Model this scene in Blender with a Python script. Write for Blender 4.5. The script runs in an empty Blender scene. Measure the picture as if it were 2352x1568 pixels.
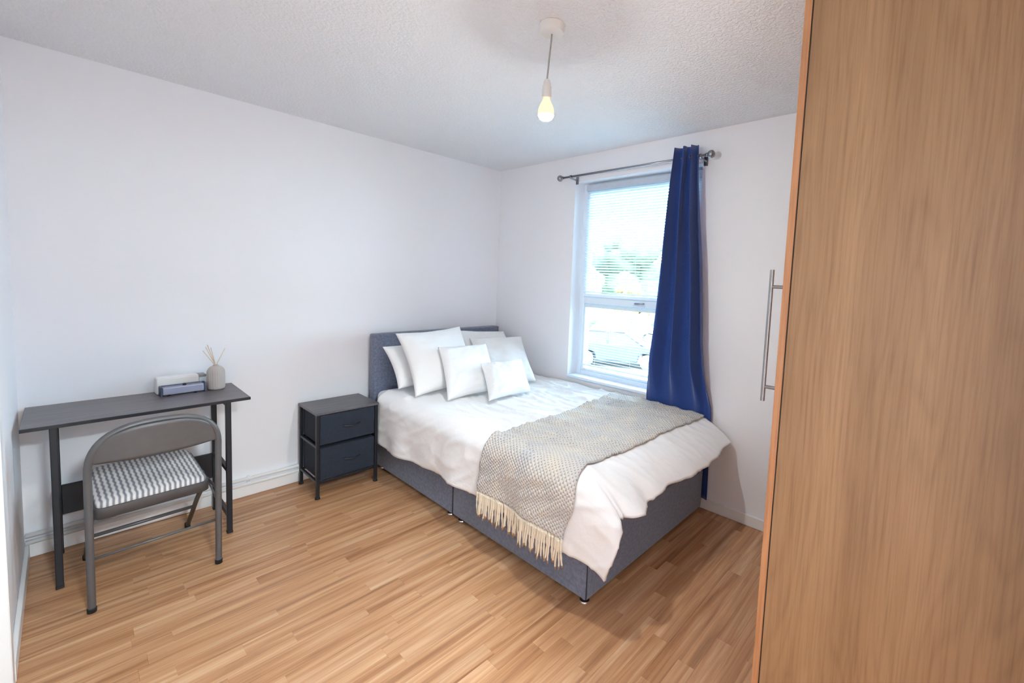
import bpy, bmesh, math, random
from math import sin, cos, pi, radians, sqrt, hypot, atan2, exp
from mathutils import Vector, Matrix, noise

random.seed(7)
scene = bpy.context.scene
C = scene.collection

# ------------------------------------------------------------------ camera
F_PX, CX, CY = 1016.9, 1265.9, 715.9
W_PX, H_PX = 2352, 1568
CAM = Vector((-2.742, -3.187, 1.436))
yaw, pitch, roll = radians(42.2107), radians(-4.2971), radians(2.3307)
fw = Vector((cos(pitch) * cos(yaw), cos(pitch) * sin(yaw), sin(pitch)))
rt = fw.cross(Vector((0, 0, 1))).normalized()
up = rt.cross(fw)
r2 = rt * cos(roll) + up * sin(roll)
u2 = -rt * sin(roll) + up * cos(roll)
cam_data = bpy.data.cameras.new('camera')
cam_data.sensor_width = 36.0
cam_data.lens = F_PX / W_PX * 36.0
cam_data.shift_x = (W_PX / 2 - CX) / W_PX
cam_data.shift_y = (CY - H_PX / 2) / W_PX
cam_data.clip_start = 0.02
cam = bpy.data.objects.new('camera', cam_data)
C.objects.link(cam)
M = Matrix.Identity(4)
for i in range(3):
    M[i][0], M[i][1], M[i][2], M[i][3] = r2[i], u2[i], -fw[i], CAM[i]
cam.matrix_world = M
scene.camera = cam

# ------------------------------------------------------------------ world, light, exposure
world = bpy.data.worlds.new('sky')
scene.world = world
world.use_nodes = True
bg = world.node_tree.nodes['Background']
bg.inputs['Color'].default_value = (0.60, 0.82, 1.0, 1)
bg.inputs['Strength'].default_value = 27.0
BULB_STRENGTH = 1450.0
HALL_FILL_STRENGTH = 620.0  # fill from the lamp added in the unseen hall
BULB_COLOR = (0.93, 0.99, 0.97)
sun_d = bpy.data.lights.new('sun', 'SUN')
sun_d.energy = 4.0
sun_d.angle = radians(3)
sun_d.color = (1.0, 0.95, 0.88)
sun = bpy.data.objects.new('sun', sun_d)
C.objects.link(sun)
sun.rotation_euler = Vector((0.75, -0.25, -0.75)).to_track_quat('-Z', 'Y').to_euler()

portal_d = bpy.data.lights.new('window_portal', 'AREA')
portal_d.shape = 'RECTANGLE'
portal_d.size, portal_d.size_y = 1.04, 1.55
portal_d.cycles.is_portal = True
portal = bpy.data.objects.new('window_portal', portal_d)
C.objects.link(portal)
portal.location = (0.24, -1.425, 1.42)
portal.rotation_euler = Vector((-1, 0, 0)).to_track_quat('-Z', 'Z').to_euler()

vs = scene.view_settings
vs.view_transform = 'Standard'
vs.look = 'None'
vs.exposure = 0.19
vs.gamma = 1.0
vs.use_curve_mapping = False
scene.cycles.use_denoising = True
scene.cycles.max_bounces = 14
scene.cycles.diffuse_bounces = 8
scene.cycles.transparent_max_bounces = 16
scene.cycles.sample_clamp_indirect = 8.0
scene.cycles.caustics_reflective = False
scene.cycles.caustics_refractive = False


# ------------------------------------------------------------------ material helpers
def srgb(r, g, b):
    def f(c):
        c /= 255.0
        return c / 12.92 if c <= 0.04045 else ((c + 0.055) / 1.055) ** 2.4
    return (f(r), f(g), f(b), 1.0)


class NT:
    def __init__(self, name, col=(.8, .8, .8, 1), rough=.6, metal=0.0, spec=.5):
        m = bpy.data.materials.new(name)
        m.use_nodes = True
        self.m = m
        self.t = m.node_tree
        self.b = self.t.nodes['Principled BSDF']
        self.b.inputs['Base Color'].default_value = col
        self.b.inputs['Roughness'].default_value = rough
        self.b.inputs['Metallic'].default_value = metal
        self.b.inputs['Specular IOR Level'].default_value = spec

    def n(self, typ, **kw):
        nd = self.t.nodes.new(typ)
        for k, v in kw.items():
            if k in nd.inputs:
                nd.inputs[k].default_value = v
            else:
                setattr(nd, k, v)
        return nd

    def l(self, a, b):
        self.t.links.new(a, b)

    def math(self, op, a, b=None, clamp=False):
        nd = self.t.nodes.new('ShaderNodeMath')
        nd.operation = op
        nd.use_clamp = clamp
        for i, x in enumerate((a, b)):
            if x is None:
                continue
            if isinstance(x, (int, float)):
                nd.inputs[i].default_value = x
            else:
                self.l(x, nd.inputs[i])
        return nd.outputs[0]

    def ramp(self, fac, stops):
        nd = self.t.nodes.new('ShaderNodeValToRGB')
        cr = nd.color_ramp
        while len(cr.elements) < len(stops):
            cr.elements.new(0.5)
        for e, (p, c) in zip(cr.elements, stops):
            e.position = p
            e.color = c
        self.l(fac, nd.inputs['Fac'])
        return nd.outputs['Color']

    def mix(self, fac, a, b, blend='MIX'):
        nd = self.t.nodes.new('ShaderNodeMix')
        nd.data_type = 'RGBA'
        nd.blend_type = blend
        for s, x in ((nd.inputs['Factor'], fac), (nd.inputs[6], a), (nd.inputs[7], b)):
            if isinstance(x, (int, float, tuple)):
                s.default_value = x
            else:
                self.l(x, s)
        return nd.outputs[2]

    def bump(self, h, strength=.3, dist=.01):
        nd = self.n('ShaderNodeBump', Strength=strength, Distance=dist)
        self.l(h, nd.inputs['Height'])
        self.l(nd.outputs['Normal'], self.b.inputs['Normal'])

    def coords(self, kind='Object', scale=(1, 1, 1)):
        tc = self.n('ShaderNodeTexCoord')
        mp = self.n('ShaderNodeMapping')
        mp.inputs['Scale'].default_value = scale
        self.l(tc.outputs[kind], mp.inputs['Vector'])
        return mp.outputs['Vector']

    def noise(self, vec, scale=5., detail=4., rough=.5, dist=0.):
        nd = self.n('ShaderNodeTexNoise')
        nd.inputs['Scale'].default_value = scale
        nd.inputs['Detail'].default_value = detail
        nd.inputs['Roughness'].default_value = rough
        nd.inputs['Distortion'].default_value = dist
        if vec is not None:
            self.l(vec, nd.inputs['Vector'])
        return nd.outputs['Fac']


def plain(name, col, rough=.5, metal=0., spec=.5, bump=None, var=None):
    k = NT(name, col, rough, metal, spec)
    v = k.coords()
    if var:
        f = k.noise(v, var[0], 3)
        dk = tuple(c * (1 - var[1]) for c in col[:3]) + (1,)
        lt = tuple(min(1, c * (1 + var[1])) for c in col[:3]) + (1,)
        k.l(k.ramp(f, [(.3, dk), (.7, lt)]), k.b.inputs['Base Color'])
    if bump:
        k.bump(k.noise(v, bump[0], 3), bump[1], bump[2])
    return k.m


MAT = {}
MAT['wall'] = plain('wall_paint', srgb(236, 236, 240), .75, bump=(180, .08, .002), var=(1.2, .012))
MAT['trim'] = plain('white_gloss_paint', srgb(236, 235, 235), .35, bump=(40, .05, .002))
MAT['pipe'] = plain('painted_pipe', srgb(228, 226, 224), .35, bump=(60, .05, .001))
MAT['upvc'] = plain('white_plastic', srgb(228, 238, 247), .3, bump=(30, .02, .001))  # slight blue of the sky light mixed into the white


def m_slat():
    k = NT('blind_slat', srgb(232, 240, 244), .45)
    tl = k.n('ShaderNodeBsdfTranslucent')
    tl.inputs['Color'].default_value = (.80, .88, .92, 1)
    mx = k.n('ShaderNodeMixShader')
    mx.inputs[0].default_value = .30
    out = k.t.nodes['Material Output']
    k.l(k.b.outputs[0], mx.inputs[1])
    k.l(tl.outputs[0], mx.inputs[2])
    k.l(mx.outputs[0], out.inputs['Surface'])
    return k.m


MAT['slat'] = m_slat()
MAT['headrail'] = plain('blind_headrail', srgb(190, 198, 210), .4, var=(20, .03))
MAT['chrome'] = plain('brushed_nickel', srgb(150, 150, 155), .28, 1.0, bump=(120, .03, .001))
MAT['bright_chrome'] = plain('bright_chrome', srgb(226, 226, 228), .2, 1.0, bump=(60, .02, .001))
MAT['steel'] = plain('satin_steel', srgb(146, 144, 145), .42, .8, bump=(200, .04, .001))
MAT['black_metal'] = plain('black_metal', srgb(26, 29, 36), .4, .2, bump=(150, .05, .001))
MAT['grey_metal'] = plain('grey_metal', srgb(92, 90, 91), .42, .25, bump=(220, .08, .001), var=(30, .05))
MAT['bed_fabric'] = None
MAT['navy_drawer'] = plain('navy_fabric', srgb(27, 35, 48), .9, bump=(500, .5, .002), var=(60, .18))
MAT['white_plastic'] = plain('lamp_plastic', srgb(225, 222, 218), .4, bump=(30, .02, .001))
MAT['cord'] = plain('lamp_cord', srgb(160, 156, 152), .6, var=(60, .05))
MAT['rubber'] = plain('rubber', srgb(22, 22, 24), .8, bump=(90, .1, .001))
MAT['dark_gap'] = plain('dark_inside', srgb(40, 28, 20), .9, var=(20, .1))


def m_ceiling():
    k = NT('textured_ceiling', srgb(234, 235, 238), .85)
    v = k.coords('Object')
    a = k.noise(v, 75, 3, .55)
    b = k.noise(v, 34, 2, .5)
    h = k.math('ADD', k.ramp(a, [(.42, (0, 0, 0, 1)), (.62, (1, 1, 1, 1))]), k.math('MULTIPLY', b, .6))
    k.bump(h, .5, .006)
    return k.m


def m_floor():
    k = NT('oak_strip', rough=.38)
    geo = k.n('ShaderNodeNewGeometry')
    oi = k.n('ShaderNodeObjectInfo')
    rnd = k.math('FRACT', k.math('ADD', oi.outputs['Random'], geo.outputs['Random Per Island']))
    mp = k.n('ShaderNodeVectorMath', operation='MULTIPLY')
    mp.inputs[1].default_value = (.75, 17, 4)
    k.l(geo.outputs['Position'], mp.inputs[0])
    comb = k.n('ShaderNodeCombineXYZ')
    k.l(k.math('MULTIPLY', rnd, 37.), comb.inputs[0])
    k.l(k.math('MULTIPLY', rnd, 91.), comb.inputs[1])
    ad = k.n('ShaderNodeVectorMath', operation='ADD')
    k.l(mp.outputs[0], ad.inputs[0])
    k.l(comb.outputs[0], ad.inputs[1])
    g1 = k.noise(ad.outputs[0], 1.6, 5, .6, .6)
    mp2 = k.n('ShaderNodeVectorMath', operation='MULTIPLY')
    mp2.inputs[1].default_value = (2.6, 5.5, 1)
    k.l(ad.outputs[0], mp2.inputs[0])
    g2 = k.noise(mp2.outputs[0], 1.5, 3, .55)
    tone = k.ramp(rnd, [(0.0, srgb(160, 112, 78)), (.3, srgb(188, 142, 104)), (.6, srgb(202, 158, 120)),
                        (.85, srgb(170, 122, 86)), (1.0, srgb(212, 174, 140))])
    grain = k.ramp(g1, [(.32, srgb(126, 78, 46)), (.46, srgb(178, 128, 88)), (.56, srgb(198, 152, 112)), (.72, srgb(220, 186, 152))])
    c = k.mix(.66, tone, grain)
    fine = k.ramp(g2, [(.3, (.74, .68, .62, 1)), (.55, (1, 1, 1, 1))])
    c = k.mix(.6, c, fine, 'MULTIPLY')
    k.l(c, k.b.inputs['Base Color'])
    k.l(k.ramp(g2, [(.2, (.46,) * 3 + (1,)), (.8, (.34,) * 3 + (1,))]), k.b.inputs['Roughness'])
    k.bump(g2, .06, .001)
    return k.m


def m_wardrobe(name, a, b, c):
    k = NT(name, rough=.5)
    v = k.coords('Object', (1, 1, 1))
    # slow bend of the grain lines so they close into long cathedral loops
    sep = k.n('ShaderNodeSeparateXYZ')
    k.l(v, sep.inputs[0])
    vz = k.n('ShaderNodeMapping')
    vz.inputs['Scale'].default_value = (1, 2.6, .34)
    k.l(v, vz.inputs['Vector'])
    bend = k.noise(vz.outputs[0], 2.1, 2, .45)
    ph = k.math('ADD', k.math('MULTIPLY', sep.outputs[1], 34.), k.math('MULTIPLY', bend, 14.))
    rings = k.math('FRACT', ph)
    ringc = k.ramp(rings, [(.0, (.74, .68, .62, 1)), (.30, (.95, .94, .93, 1)), (.75, (1, 1, 1, 1)), (1., (.76, .70, .64, 1))])
    vm = k.n('ShaderNodeMapping')
    vm.inputs['Scale'].default_value = (60, 120, 3.0)
    k.l(v, vm.inputs['Vector'])
    pores = k.noise(vm.outputs[0], 1.4, 4, .6)
    vl = k.n('ShaderNodeMapping')
    vl.inputs['Scale'].default_value = (6, 9, .35)
    k.l(v, vl.inputs['Vector'])
    bands = k.noise(vl.outputs[0], 1.0, 3, .5)
    col = k.ramp(bands, [(.3, a), (.5, b), (.72, c)])
    col = k.mix(.42, col, ringc, 'MULTIPLY')
    pc = k.ramp(pores, [(.32, (.66, .6, .55, 1)), (.55, (1, 1, 1, 1))])
    col = k.mix(.62, col, pc, 'MULTIPLY')
    k.l(col, k.b.inputs['Base Color'])
    k.bump(pores, .08, .001)
    return k.m


def m_darkwood(name, a, b, rough=.45):
    k = NT(name, rough=rough)
    v = k.coords('Object', (2.0, 30, 30))
    g = k.noise(v, 2.2, 4, .6, .3)
    k.l(k.ramp(g, [(.3, a), (.7, b)]), k.b.inputs['Base Color'])
    k.bump(g, .05, .001)
    return k.m


def m_fabric(name, a, b, scale=140, weave=900, rough=.95, bumpd=.0015):
    k = NT(name, rough=rough, spec=.2)
    v = k.coords('Object')
    g = k.noise(v, scale, 4, .7)
    k.l(k.ramp(g, [(.35, a), (.65, b)]), k.b.inputs['Base Color'])
    k.bump(k.noise(v, weave, 2), .5, bumpd)
    k.b.inputs['Sheen Weight'].default_value = .25
    return k.m


def m_linen(name, col, weave=1100, wr=26, wrs=.25, sc=(1, 1, 1)):
    k = NT(name, col, .9, spec=.15)
    v = k.coords('Object', sc)
    h = k.math('ADD', k.math('MULTIPLY', k.noise(v, wr, 3, .5, .4), 1.0), k.math('MULTIPLY', k.noise(v, weave, 2), .06))
    k.bump(h, wrs, .012)
    k.b.inputs['Sheen Weight'].default_value = .1
    return k.m


def m_bobble(name, col):
    k = NT(name, col, .95, spec=.1)
    v = k.coords('Object')
    vo = k.n('ShaderNodeTexVoronoi')
    vo.inputs['Scale'].default_value = 120
    k.l(v, vo.inputs['Vector'])
    h = k.math('ADD', k.math('SUBTRACT', 1., vo.outputs['Distance']), k.noise(v, 18, 3))
    k.bump(h, .22, .004)
    return k.m


def m_throw():
    k = NT('knitted_throw', rough=.95, spec=.1)
    tc = k.n('ShaderNodeTexCoord')
    sep = k.n('ShaderNodeSeparateXYZ')
    k.l(tc.outputs['UV'], sep.inputs[0])
    n1 = k.noise(tc.outputs['UV'], 30, 3)
    uu = k.math('ADD', k.math('MULTIPLY', sep.outputs[0], 2 * pi / .019), k.math('MULTIPLY', n1, 1.6))
    vv = k.math('ADD', k.math('MULTIPLY', sep.outputs[1], 2 * pi / .023), k.math('MULTIPLY', n1, 1.6))
    prod = k.math('MULTIPLY', k.math('COSINE', uu), k.math('COSINE', vv))
    fib = k.noise(tc.outputs['UV'], 420, 3, .7)
    hole = k.math('ADD', prod, k.math('MULTIPLY', k.math('SUBTRACT', fib, .5), 1.1))
    big = k.noise(tc.outputs['UV'], 6, 3, .6)
    yarn = k.ramp(big, [(.36, srgb(206, 204, 203)), (.52, srgb(217, 211, 204)), (.66, srgb(226, 217, 204))])
    dark = k.ramp(hole, [(.45, (1, 1, 1, 1)), (.8, (.52, .51, .53, 1))])  # shade of the knit holes put into the yarn colour
    k.l(k.mix(1., yarn, dark, 'MULTIPLY'), k.b.inputs['Base Color'])
    k.bump(k.math('SUBTRACT', k.math('MULTIPLY', fib, .5), hole), .6, .006)
    k.b.inputs['Sheen Weight'].default_value = .2
    return k.m


def m_seat():
    k = NT('wave_stripe_fabric', rough=.95, spec=.1)
    tc = k.n('ShaderNodeTexCoord')
    sep = k.n('ShaderNodeSeparateXYZ')
    k.l(tc.outputs['Object'], sep.inputs[0])
    wob = k.math('MULTIPLY', k.math('SINE', k.math('MULTIPLY', sep.outputs[1], 2 * pi / .040)), .45)
    ph = k.math('ADD', k.math('MULTIPLY', sep.outputs[0], 2 * pi / .0185), wob)
    s = k.math('MULTIPLY', k.math('ADD', k.math('SINE', ph), 1.), .5)
    col = k.ramp(s, [(.15, srgb(128, 126, 132)), (.75, srgb(214, 209, 206))])
    k.l(col, k.b.inputs['Base Color'])
    k.bump(k.math('ADD', s, k.noise(tc.outputs['Object'], 600, 2)), .3, .002)
    return k.m


def m_glass():
    m = bpy.data.materials.new('window_glass')
    m.use_nodes = True
    t = m.node_tree
    t.nodes.clear()
    o = t.nodes.new('ShaderNodeOutputMaterial')
    tr = t.nodes.new('ShaderNodeBsdfTransparent')
    tr.inputs['Color'].default_value = (.93, .97, .97, 1)
    gl = t.nodes.new('ShaderNodeBsdfGlossy')
    gl.inputs['Roughness'].default_value = .02
    mx = t.nodes.new('ShaderNodeMixShader')
    fr = t.nodes.new('ShaderNodeFresnel')
    fr.inputs['IOR'].default_value = 1.35
    t.links.new(fr.outputs[0], mx.inputs[0])
    t.links.new(tr.outputs[0], mx.inputs[1])
    t.links.new(gl.outputs[0], mx.inputs[2])
    t.links.new(mx.outputs[0], o.inputs[0])
    return m


def m_emit(name, col, s):
    m = bpy.data.materials.new(name)
    m.use_nodes = True
    t = m.node_tree
    t.nodes.clear()
    o = t.nodes.new('ShaderNodeOutputMaterial')
    e = t.nodes.new('ShaderNodeEmission')
    e.inputs['Color'].default_value = col + (1,)
    e.inputs['Strength'].default_value = s
    t.links.new(e.outputs[0], o.inputs[0])
    return m


def m_clear():
    k = NT('clear_acrylic', (.92, .95, .97, 1), .12)
    k.b.inputs['Alpha'].default_value = .35
    return k.m


MAT['ceiling'] = m_ceiling()
MAT['plank'] = m_floor()
MAT['oak'] = m_wardrobe('oak_panel', srgb(134, 99, 66), srgb(150, 113, 78), srgb(162, 125, 89))
MAT['oak_edge'] = m_wardrobe('oak_edge_band', srgb(166, 114, 76), srgb(178, 124, 84), srgb(188, 134, 94))
MAT['bed_fabric'] = m_fabric('grey_bed_velvet', srgb(97, 103, 122), srgb(121, 127, 146), 60)
MAT['desk_top'] = m_darkwood('dark_walnut', srgb(84, 76, 78), srgb(112, 104, 108), .36)
MAT['stand_top'] = m_darkwood('charcoal_wood', srgb(72, 70, 76), srgb(96, 93, 98), .42)
MAT['curtain'] = m_fabric('navy_curtain', srgb(37, 60, 120), srgb(45, 70, 134), 200, 1400, .8, .0008)
MAT['duvet'] = m_linen('white_cotton', srgb(240, 240, 241), wr=14, wrs=.35)
MAT['pillow'] = m_linen('white_pillow_cotton', srgb(238, 238, 238), wr=16, wrs=.28)
MAT['bobble'] = m_bobble('white_textured_cotton', srgb(236, 236, 236))
MAT['sheet'] = m_linen('mattress_sheet', srgb(228, 228, 234), wr=10, wrs=.15)
MAT['throw'] = m_throw()
MAT['fringe'] = plain('cream_fringe', srgb(234, 220, 198), .95, var=(120, .1), bump=(400, .4, .002))
MAT['seat'] = m_seat()
MAT['glass'] = m_glass()
MAT['bulb'] = m_emit('lit_bulb', BULB_COLOR, BULB_STRENGTH)
MAT['clear'] = m_clear()


# ------------------------------------------------------------------ mesh helpers
ORG = {}


class MB:
    def __init__(self):
        self.bm = bmesh.new()
        self.uv = None

    def box(self, x0, x1, y0, y1, z0, z1, bev=0.0, seg=1):
        b = bmesh.new()
        bmesh.ops.create_cube(b, size=1)
        for v in b.verts:
            v.co = Vector(((x0 + x1) / 2 + v.co.x * (x1 - x0), (y0 + y1) / 2 + v.co.y * (y1 - y0), (z0 + z1) / 2 + v.co.z * (z1 - z0)))
        if bev:
            bmesh.ops.bevel(b, geom=list(b.edges), offset=bev, segments=seg, profile=.5, affect='EDGES')
        return self._merge(b)

    def _merge(self, b):
        me = bpy.data.meshes.new('tmp')
        b.to_mesh(me)
        b.free()
        self.bm.from_mesh(me)
        bpy.data.meshes.remove(me)
        return self

    def tube(self, pts, r, n=12, cap=True, closed=False):
        pts = [Vector(p) for p in pts]
        rs = r if isinstance(r, (list, tuple)) else [r] * len(pts)
        rings = []
        prev = None
        N = len(pts)
        for i, p in enumerate(pts):
            if closed:
                d = (pts[(i + 1) % N] - pts[i - 1]).normalized()
            else:
                d = (pts[min(i + 1, N - 1)] - pts[max(i - 1, 0)]).normalized()
            if prev is None:
                a = d.orthogonal().normalized()
            else:
                a = (prev - d * prev.dot(d)).normalized()
            prev = a
            bb = d.cross(a)
            rings.append([self.bm.verts.new(p + (a * cos(2 * pi * k / n) + bb * sin(2 * pi * k / n)) * rs[i]) for k in range(n)])
        m = N if closed else N - 1
        for i in range(m):
            r0, r1 = rings[i], rings[(i + 1) % N]
            for k in range(n):
                self.bm.faces.new((r0[k], r0[(k + 1) % n], r1[(k + 1) % n], r1[k]))
        if cap and not closed:
            self.bm.faces.new(list(reversed(rings[0])))
            self.bm.faces.new(rings[-1])
        return self

    def lathe(self, prof, c=(0, 0, 0), n=32, mod=None):
        rings = []
        c = Vector(c)
        for (r, z) in prof:
            ring = []
            for k in range(n):
                a = 2 * pi * k / n
                rr = r * (mod(a, z) if mod else 1)
                ring.append(self.bm.verts.new(c + Vector((rr * cos(a), rr * sin(a), z))))
            rings.append(ring)
        for i in range(len(rings) - 1):
            for k in range(n):
                self.bm.faces.new((rings[i][k], rings[i][(k + 1) % n], rings[i + 1][(k + 1) % n], rings[i + 1][k]))
        self.bm.faces.new(list(reversed(rings[0])))
        self.bm.faces.new(rings[-1])
        return self

    def grid(self, f, nu, nv, uvf=None):
        g = [[self.bm.verts.new(f(i / nu, j / nv)) for j in range(nv + 1)] for i in range(nu + 1)]
        lay = self.bm.loops.layers.uv.new('UVMap') if uvf else None
        for i in range(nu):
            for j in range(nv):
                idx = ((i, j), (i + 1, j), (i + 1, j + 1), (i, j + 1))
                fc = self.bm.faces.new([g[a][b] for a, b in idx])
                if lay:
                    for lp, (a, b) in zip(fc.loops, idx):
                        lp[lay].uv = uvf(a / nu, b / nv)
        return self

    def extrude_poly(self, pts, vec):
        """closed polygon of points pushed along vec"""
        vec = Vector(vec)
        a = [self.bm.verts.new(Vector(p)) for p in pts]
        b = [self.bm.verts.new(Vector(p) + vec) for p in pts]
        n = len(a)
        self.bm.faces.new(a)
        self.bm.faces.new(list(reversed(b)))
        for i in range(n):
            self.bm.faces.new((a[i], b[i], b[(i + 1) % n], a[(i + 1) % n]))
        return self

    def build(self, name, mat, parent=None, smooth=False, local=False, recalc=True, angle=None):
        org = Vector((0, 0, 0))
        if parent is not None and not local:
            org = ORG.get(parent.name, Vector((0, 0, 0)))
        if recalc:
            bmesh.ops.recalc_face_normals(self.bm, faces=list(self.bm.faces))
        if org.length:
            bmesh.ops.translate(self.bm, verts=list(self.bm.verts), vec=-org)
        me = bpy.data.meshes.new(name)
        self.bm.to_mesh(me)
        self.bm.free()
        if smooth:
            for p in me.polygons:
                p.use_smooth = True
            if angle:
                me.set_sharp_from_angle(angle=radians(angle))
        me.materials.append(MAT[mat] if isinstance(mat, str) else mat)
        o = bpy.data.objects.new(name, me)
        C.objects.link(o)
        if parent is not None:
            o.parent = parent
            ORG[o.name] = ORG.get(parent.name, Vector((0, 0, 0)))
        else:
            ORG[o.name] = Vector((0, 0, 0))
        return o


def tag(o, label=None, cat=None, group=None, kind=None):
    for k, v in (('label', label), ('category', cat), ('group', group), ('kind', kind)):
        if v:
            o[k] = v
    return o


def thing(name, label, cat, loc=(0, 0, 0), rz=0, group=None):
    o = bpy.data.objects.new(name, None)
    o.empty_display_size = .05
    C.objects.link(o)
    o.location = loc
    o.rotation_euler = (0, 0, rz)
    ORG[o.name] = Vector(loc)
    return tag(o, label, cat, group)


def struct(o, label=None, cat=None):
    o['kind'] = 'structure'
    return tag(o, label, cat)


def mod(o, typ, **kw):
    m = o.modifiers.new(typ.lower(), typ)
    for k, v in kw.items():
        setattr(m, k, v)
    return m


# ------------------------------------------------------------------ room shell
XL, YF, H = -2.905, -3.47, 2.40
floor = struct(MB().box(XL - .1, .1, YF - .1, .1, -.06, -.009).build('floor', 'dark_gap'),
               'wood strip laminate floor of the bedroom', 'floor')

# plank pieces: about 64 mm wide oak strips running along the headboard wall
def unit_plank():
    b = bmesh.new()
    bmesh.ops.create_cube(b, size=1)
    me = bpy.data.meshes.new('plank')
    b.to_mesh(me)
    b.free()
    me.materials.append(MAT['plank'])
    return me


def seen(x, y):
    d = Vector((x, y, 0)) - CAM
    z = d.dot(fw)
    if z < .15:
        return 0
    px = CX + F_PX * d.dot(r2) / z
    py = CY - F_PX * d.dot(u2) / z
    if px < -60 or px > 1745 or py > 1568 + 70:
        return 0
    if x > -1.2 and y > -2.05:
        return 0
    return 1.0 / z


planks = []
y = .0
row = 0
PW = .0645
while y > YF:
    y1 = max(y - PW, YF)
    x = XL - random.uniform(0, .35)
    while x < 0:
        L = random.choice((.40, .48, .56, .68, .85)) + random.uniform(-.03, .03)
        xa, xb = max(x, XL), min(x + L, 0)
        if xb - xa > .03:
            planks.append((xa, xb, y1, y))
        x += L
    y = y1
    row += 1
score = sorted(planks, key=lambda p: -max(seen(p[0], p[2]), seen(p[1], p[2]), seen((p[0] + p[1]) / 2, p[3])))
pm = unit_plank()
G = .0004
rest = MB()
for i, (xa, xb, ya, yb) in enumerate(score):
    dz = random.uniform(-.0002, 0)
    if i < 295:
        o = bpy.data.objects.new('plank', pm)
        C.objects.link(o)
        o.parent = floor
        o.location = ((xa + xb) / 2, (ya + yb) / 2, -.004 + dz)
        o.scale = (xb - xa - G, yb - ya - G, .008)
    else:
        rest.box(xa + G / 2, xb - G / 2, ya + G / 2, yb - G / 2, -.008 + dz, dz)
tag(rest.build('remaining_planks', 'plank', floor), kind='stuff')

struct(MB().box(XL - .12, .12, YF - .12, .12, H, H + .1).build('ceiling', 'ceiling'), 'white stippled plaster ceiling', 'ceiling')
struct(MB().box(XL - .12, .25, 0, .12, -.06, H).build('wall_back', 'wall'), 'plain white wall behind the headboard and desk', 'wall')
# front wall with an added doorway; unseen hall behind put in for fill light
HX0, HX1, HZ = -2.86, -2.05, 2.03
wf = MB()
wf.box(XL - .12, HX0, YF - .12, YF, -.06, H)
wf.box(HX1, .25, YF - .12, YF, -.06, H)
wf.box(HX0, HX1, YF - .12, YF, HZ, H)
struct(wf.build('wall_front', 'wall'), 'plain white wall behind the wardrobe', 'wall')
hw = MB()
hy0, hy1, hx0, hx1 = YF - 1.35, YF - .12, -3.3, -1.5
hw.box(hx0 - .1, hx0, hy0, hy1, -.06, H)
hw.box(hx1, hx1 + .1, hy0, hy1, -.06, H)
hw.box(hx0 - .1, hx1 + .1, hy0 - .1, hy0, -.06, H)
hw.box(hx0 - .1, XL - .12, hy1, hy1 + .1, -.06, H)
struct(hw.build('wall_added_hall', 'wall'), 'white walls of the added hall beyond the doorway', 'wall')
struct(MB().box(hx0 - .1, hx1 + .1, hy0 - .1, YF, -.06, 0).build('floor_added_hall', 'plank'), 'wood floor of the added hall', 'floor')
struct(MB().box(hx0 - .1, hx1 + .1, hy0 - .1, hy1, H, H + .1).build('ceiling_added_hall', 'wall'), 'white ceiling of the added hall', 'ceiling')
hl = thing('added_hall_light', 'round flush ceiling light added in the unseen hall to fill the room', 'ceiling light', (-2.4, YF - 1.0, H))  # lamp added behind the camera to even out the room light
MB().lathe([(.16, -.035), (.175, -.03), (.18, -.0005)], (-2.4, YF - 1.0, H), 40).build('fitting', 'trim', hl, True, angle=40)
MB().lathe([(.02, -.075), (.09, -.068), (.14, -.052), (.158, -.036)], (-2.4, YF - 1.0, H), 40).build('diffuser', m_emit('hall_fill_glow', (.80, .95, 1.0), HALL_FILL_STRENGTH), hl, True)
WY0, WY1, WZ0, WZ1 = -.905, -1.945, .645, 2.20     # window opening
TH = .26
wr = MB()
wr.box(0, TH, WY0, .12, -.06, H)
wr.box(0, TH, YF - .12, WY1, -.06, H)
wr.box(0, TH, WY1, WY0, -.06, WZ0)
wr.box(0, TH, WY1, WY0, WZ1, H)
struct(wr.build('wall_right', 'wall'), 'white wall with the window opening', 'wall')
DY0, DY1, DZ = -.985, -1.765, 2.0                    # door opening in the left wall
wl = MB()
wl.box(XL - .12, XL, DY0, .12, -.06, H)
wl.box(XL - .12, XL, YF - .12, DY1, -.06, H)
wl.box(XL - .12, XL, DY1, DY0, DZ, H)
struct(wl.build('wall_left', 'wall'), 'white side wall at the end of the desk', 'wall')
# door
d1 = struct(MB().box(XL - .06, XL - .02, DY1 + .035, DY0 - .035, .006, DZ - .035, .002).build('door_1', 'trim'), 'white door in the side wall', 'door')
MB().box(XL - .021, XL - .016, DY1 + .14, DY0 - .14, .95, DZ - .16, .002).build('door_panel', 'trim', d1)
MB().box(XL - .021, XL - .016, DY1 + .14, DY0 - .14, .16, .80, .002).build('door_panel', 'trim', d1)
MB().tube([(XL - .02, DY1 + .09, 1.0), (XL + .03, DY1 + .09, 1.0), (XL + .04, DY1 + .1, 1.0), (XL + .04, DY1 + .2, 1.0)], .008).build('door_handle', 'steel', d1, True)
tr = MB()
tr.box(XL - .12, XL + .014, DY0 - .035, DY0 + .035, 0, DZ + .05, .003)
tr.box(XL - .12, XL + .014, DY1 - .035, DY1 + .035, 0, DZ + .05, .003)
tr.box(XL - .12, XL + .014, DY1 + .035, DY0 - .035, DZ - .03, DZ + .05, .003)
struct(tr.build('trim_1', 'trim'), 'white door casing on the side wall', 'trim')


def baseboard(name, pts, label):
    """pts: (x0,x1,y0,y1) boxes"""
    b = MB()
    for (x0, x1, y0, y1) in pts:
        b.box(x0, x1, y0, y1, .001, .068, .004, 2)
    return struct(b.build(name, 'trim'), label, 'baseboard')


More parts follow.
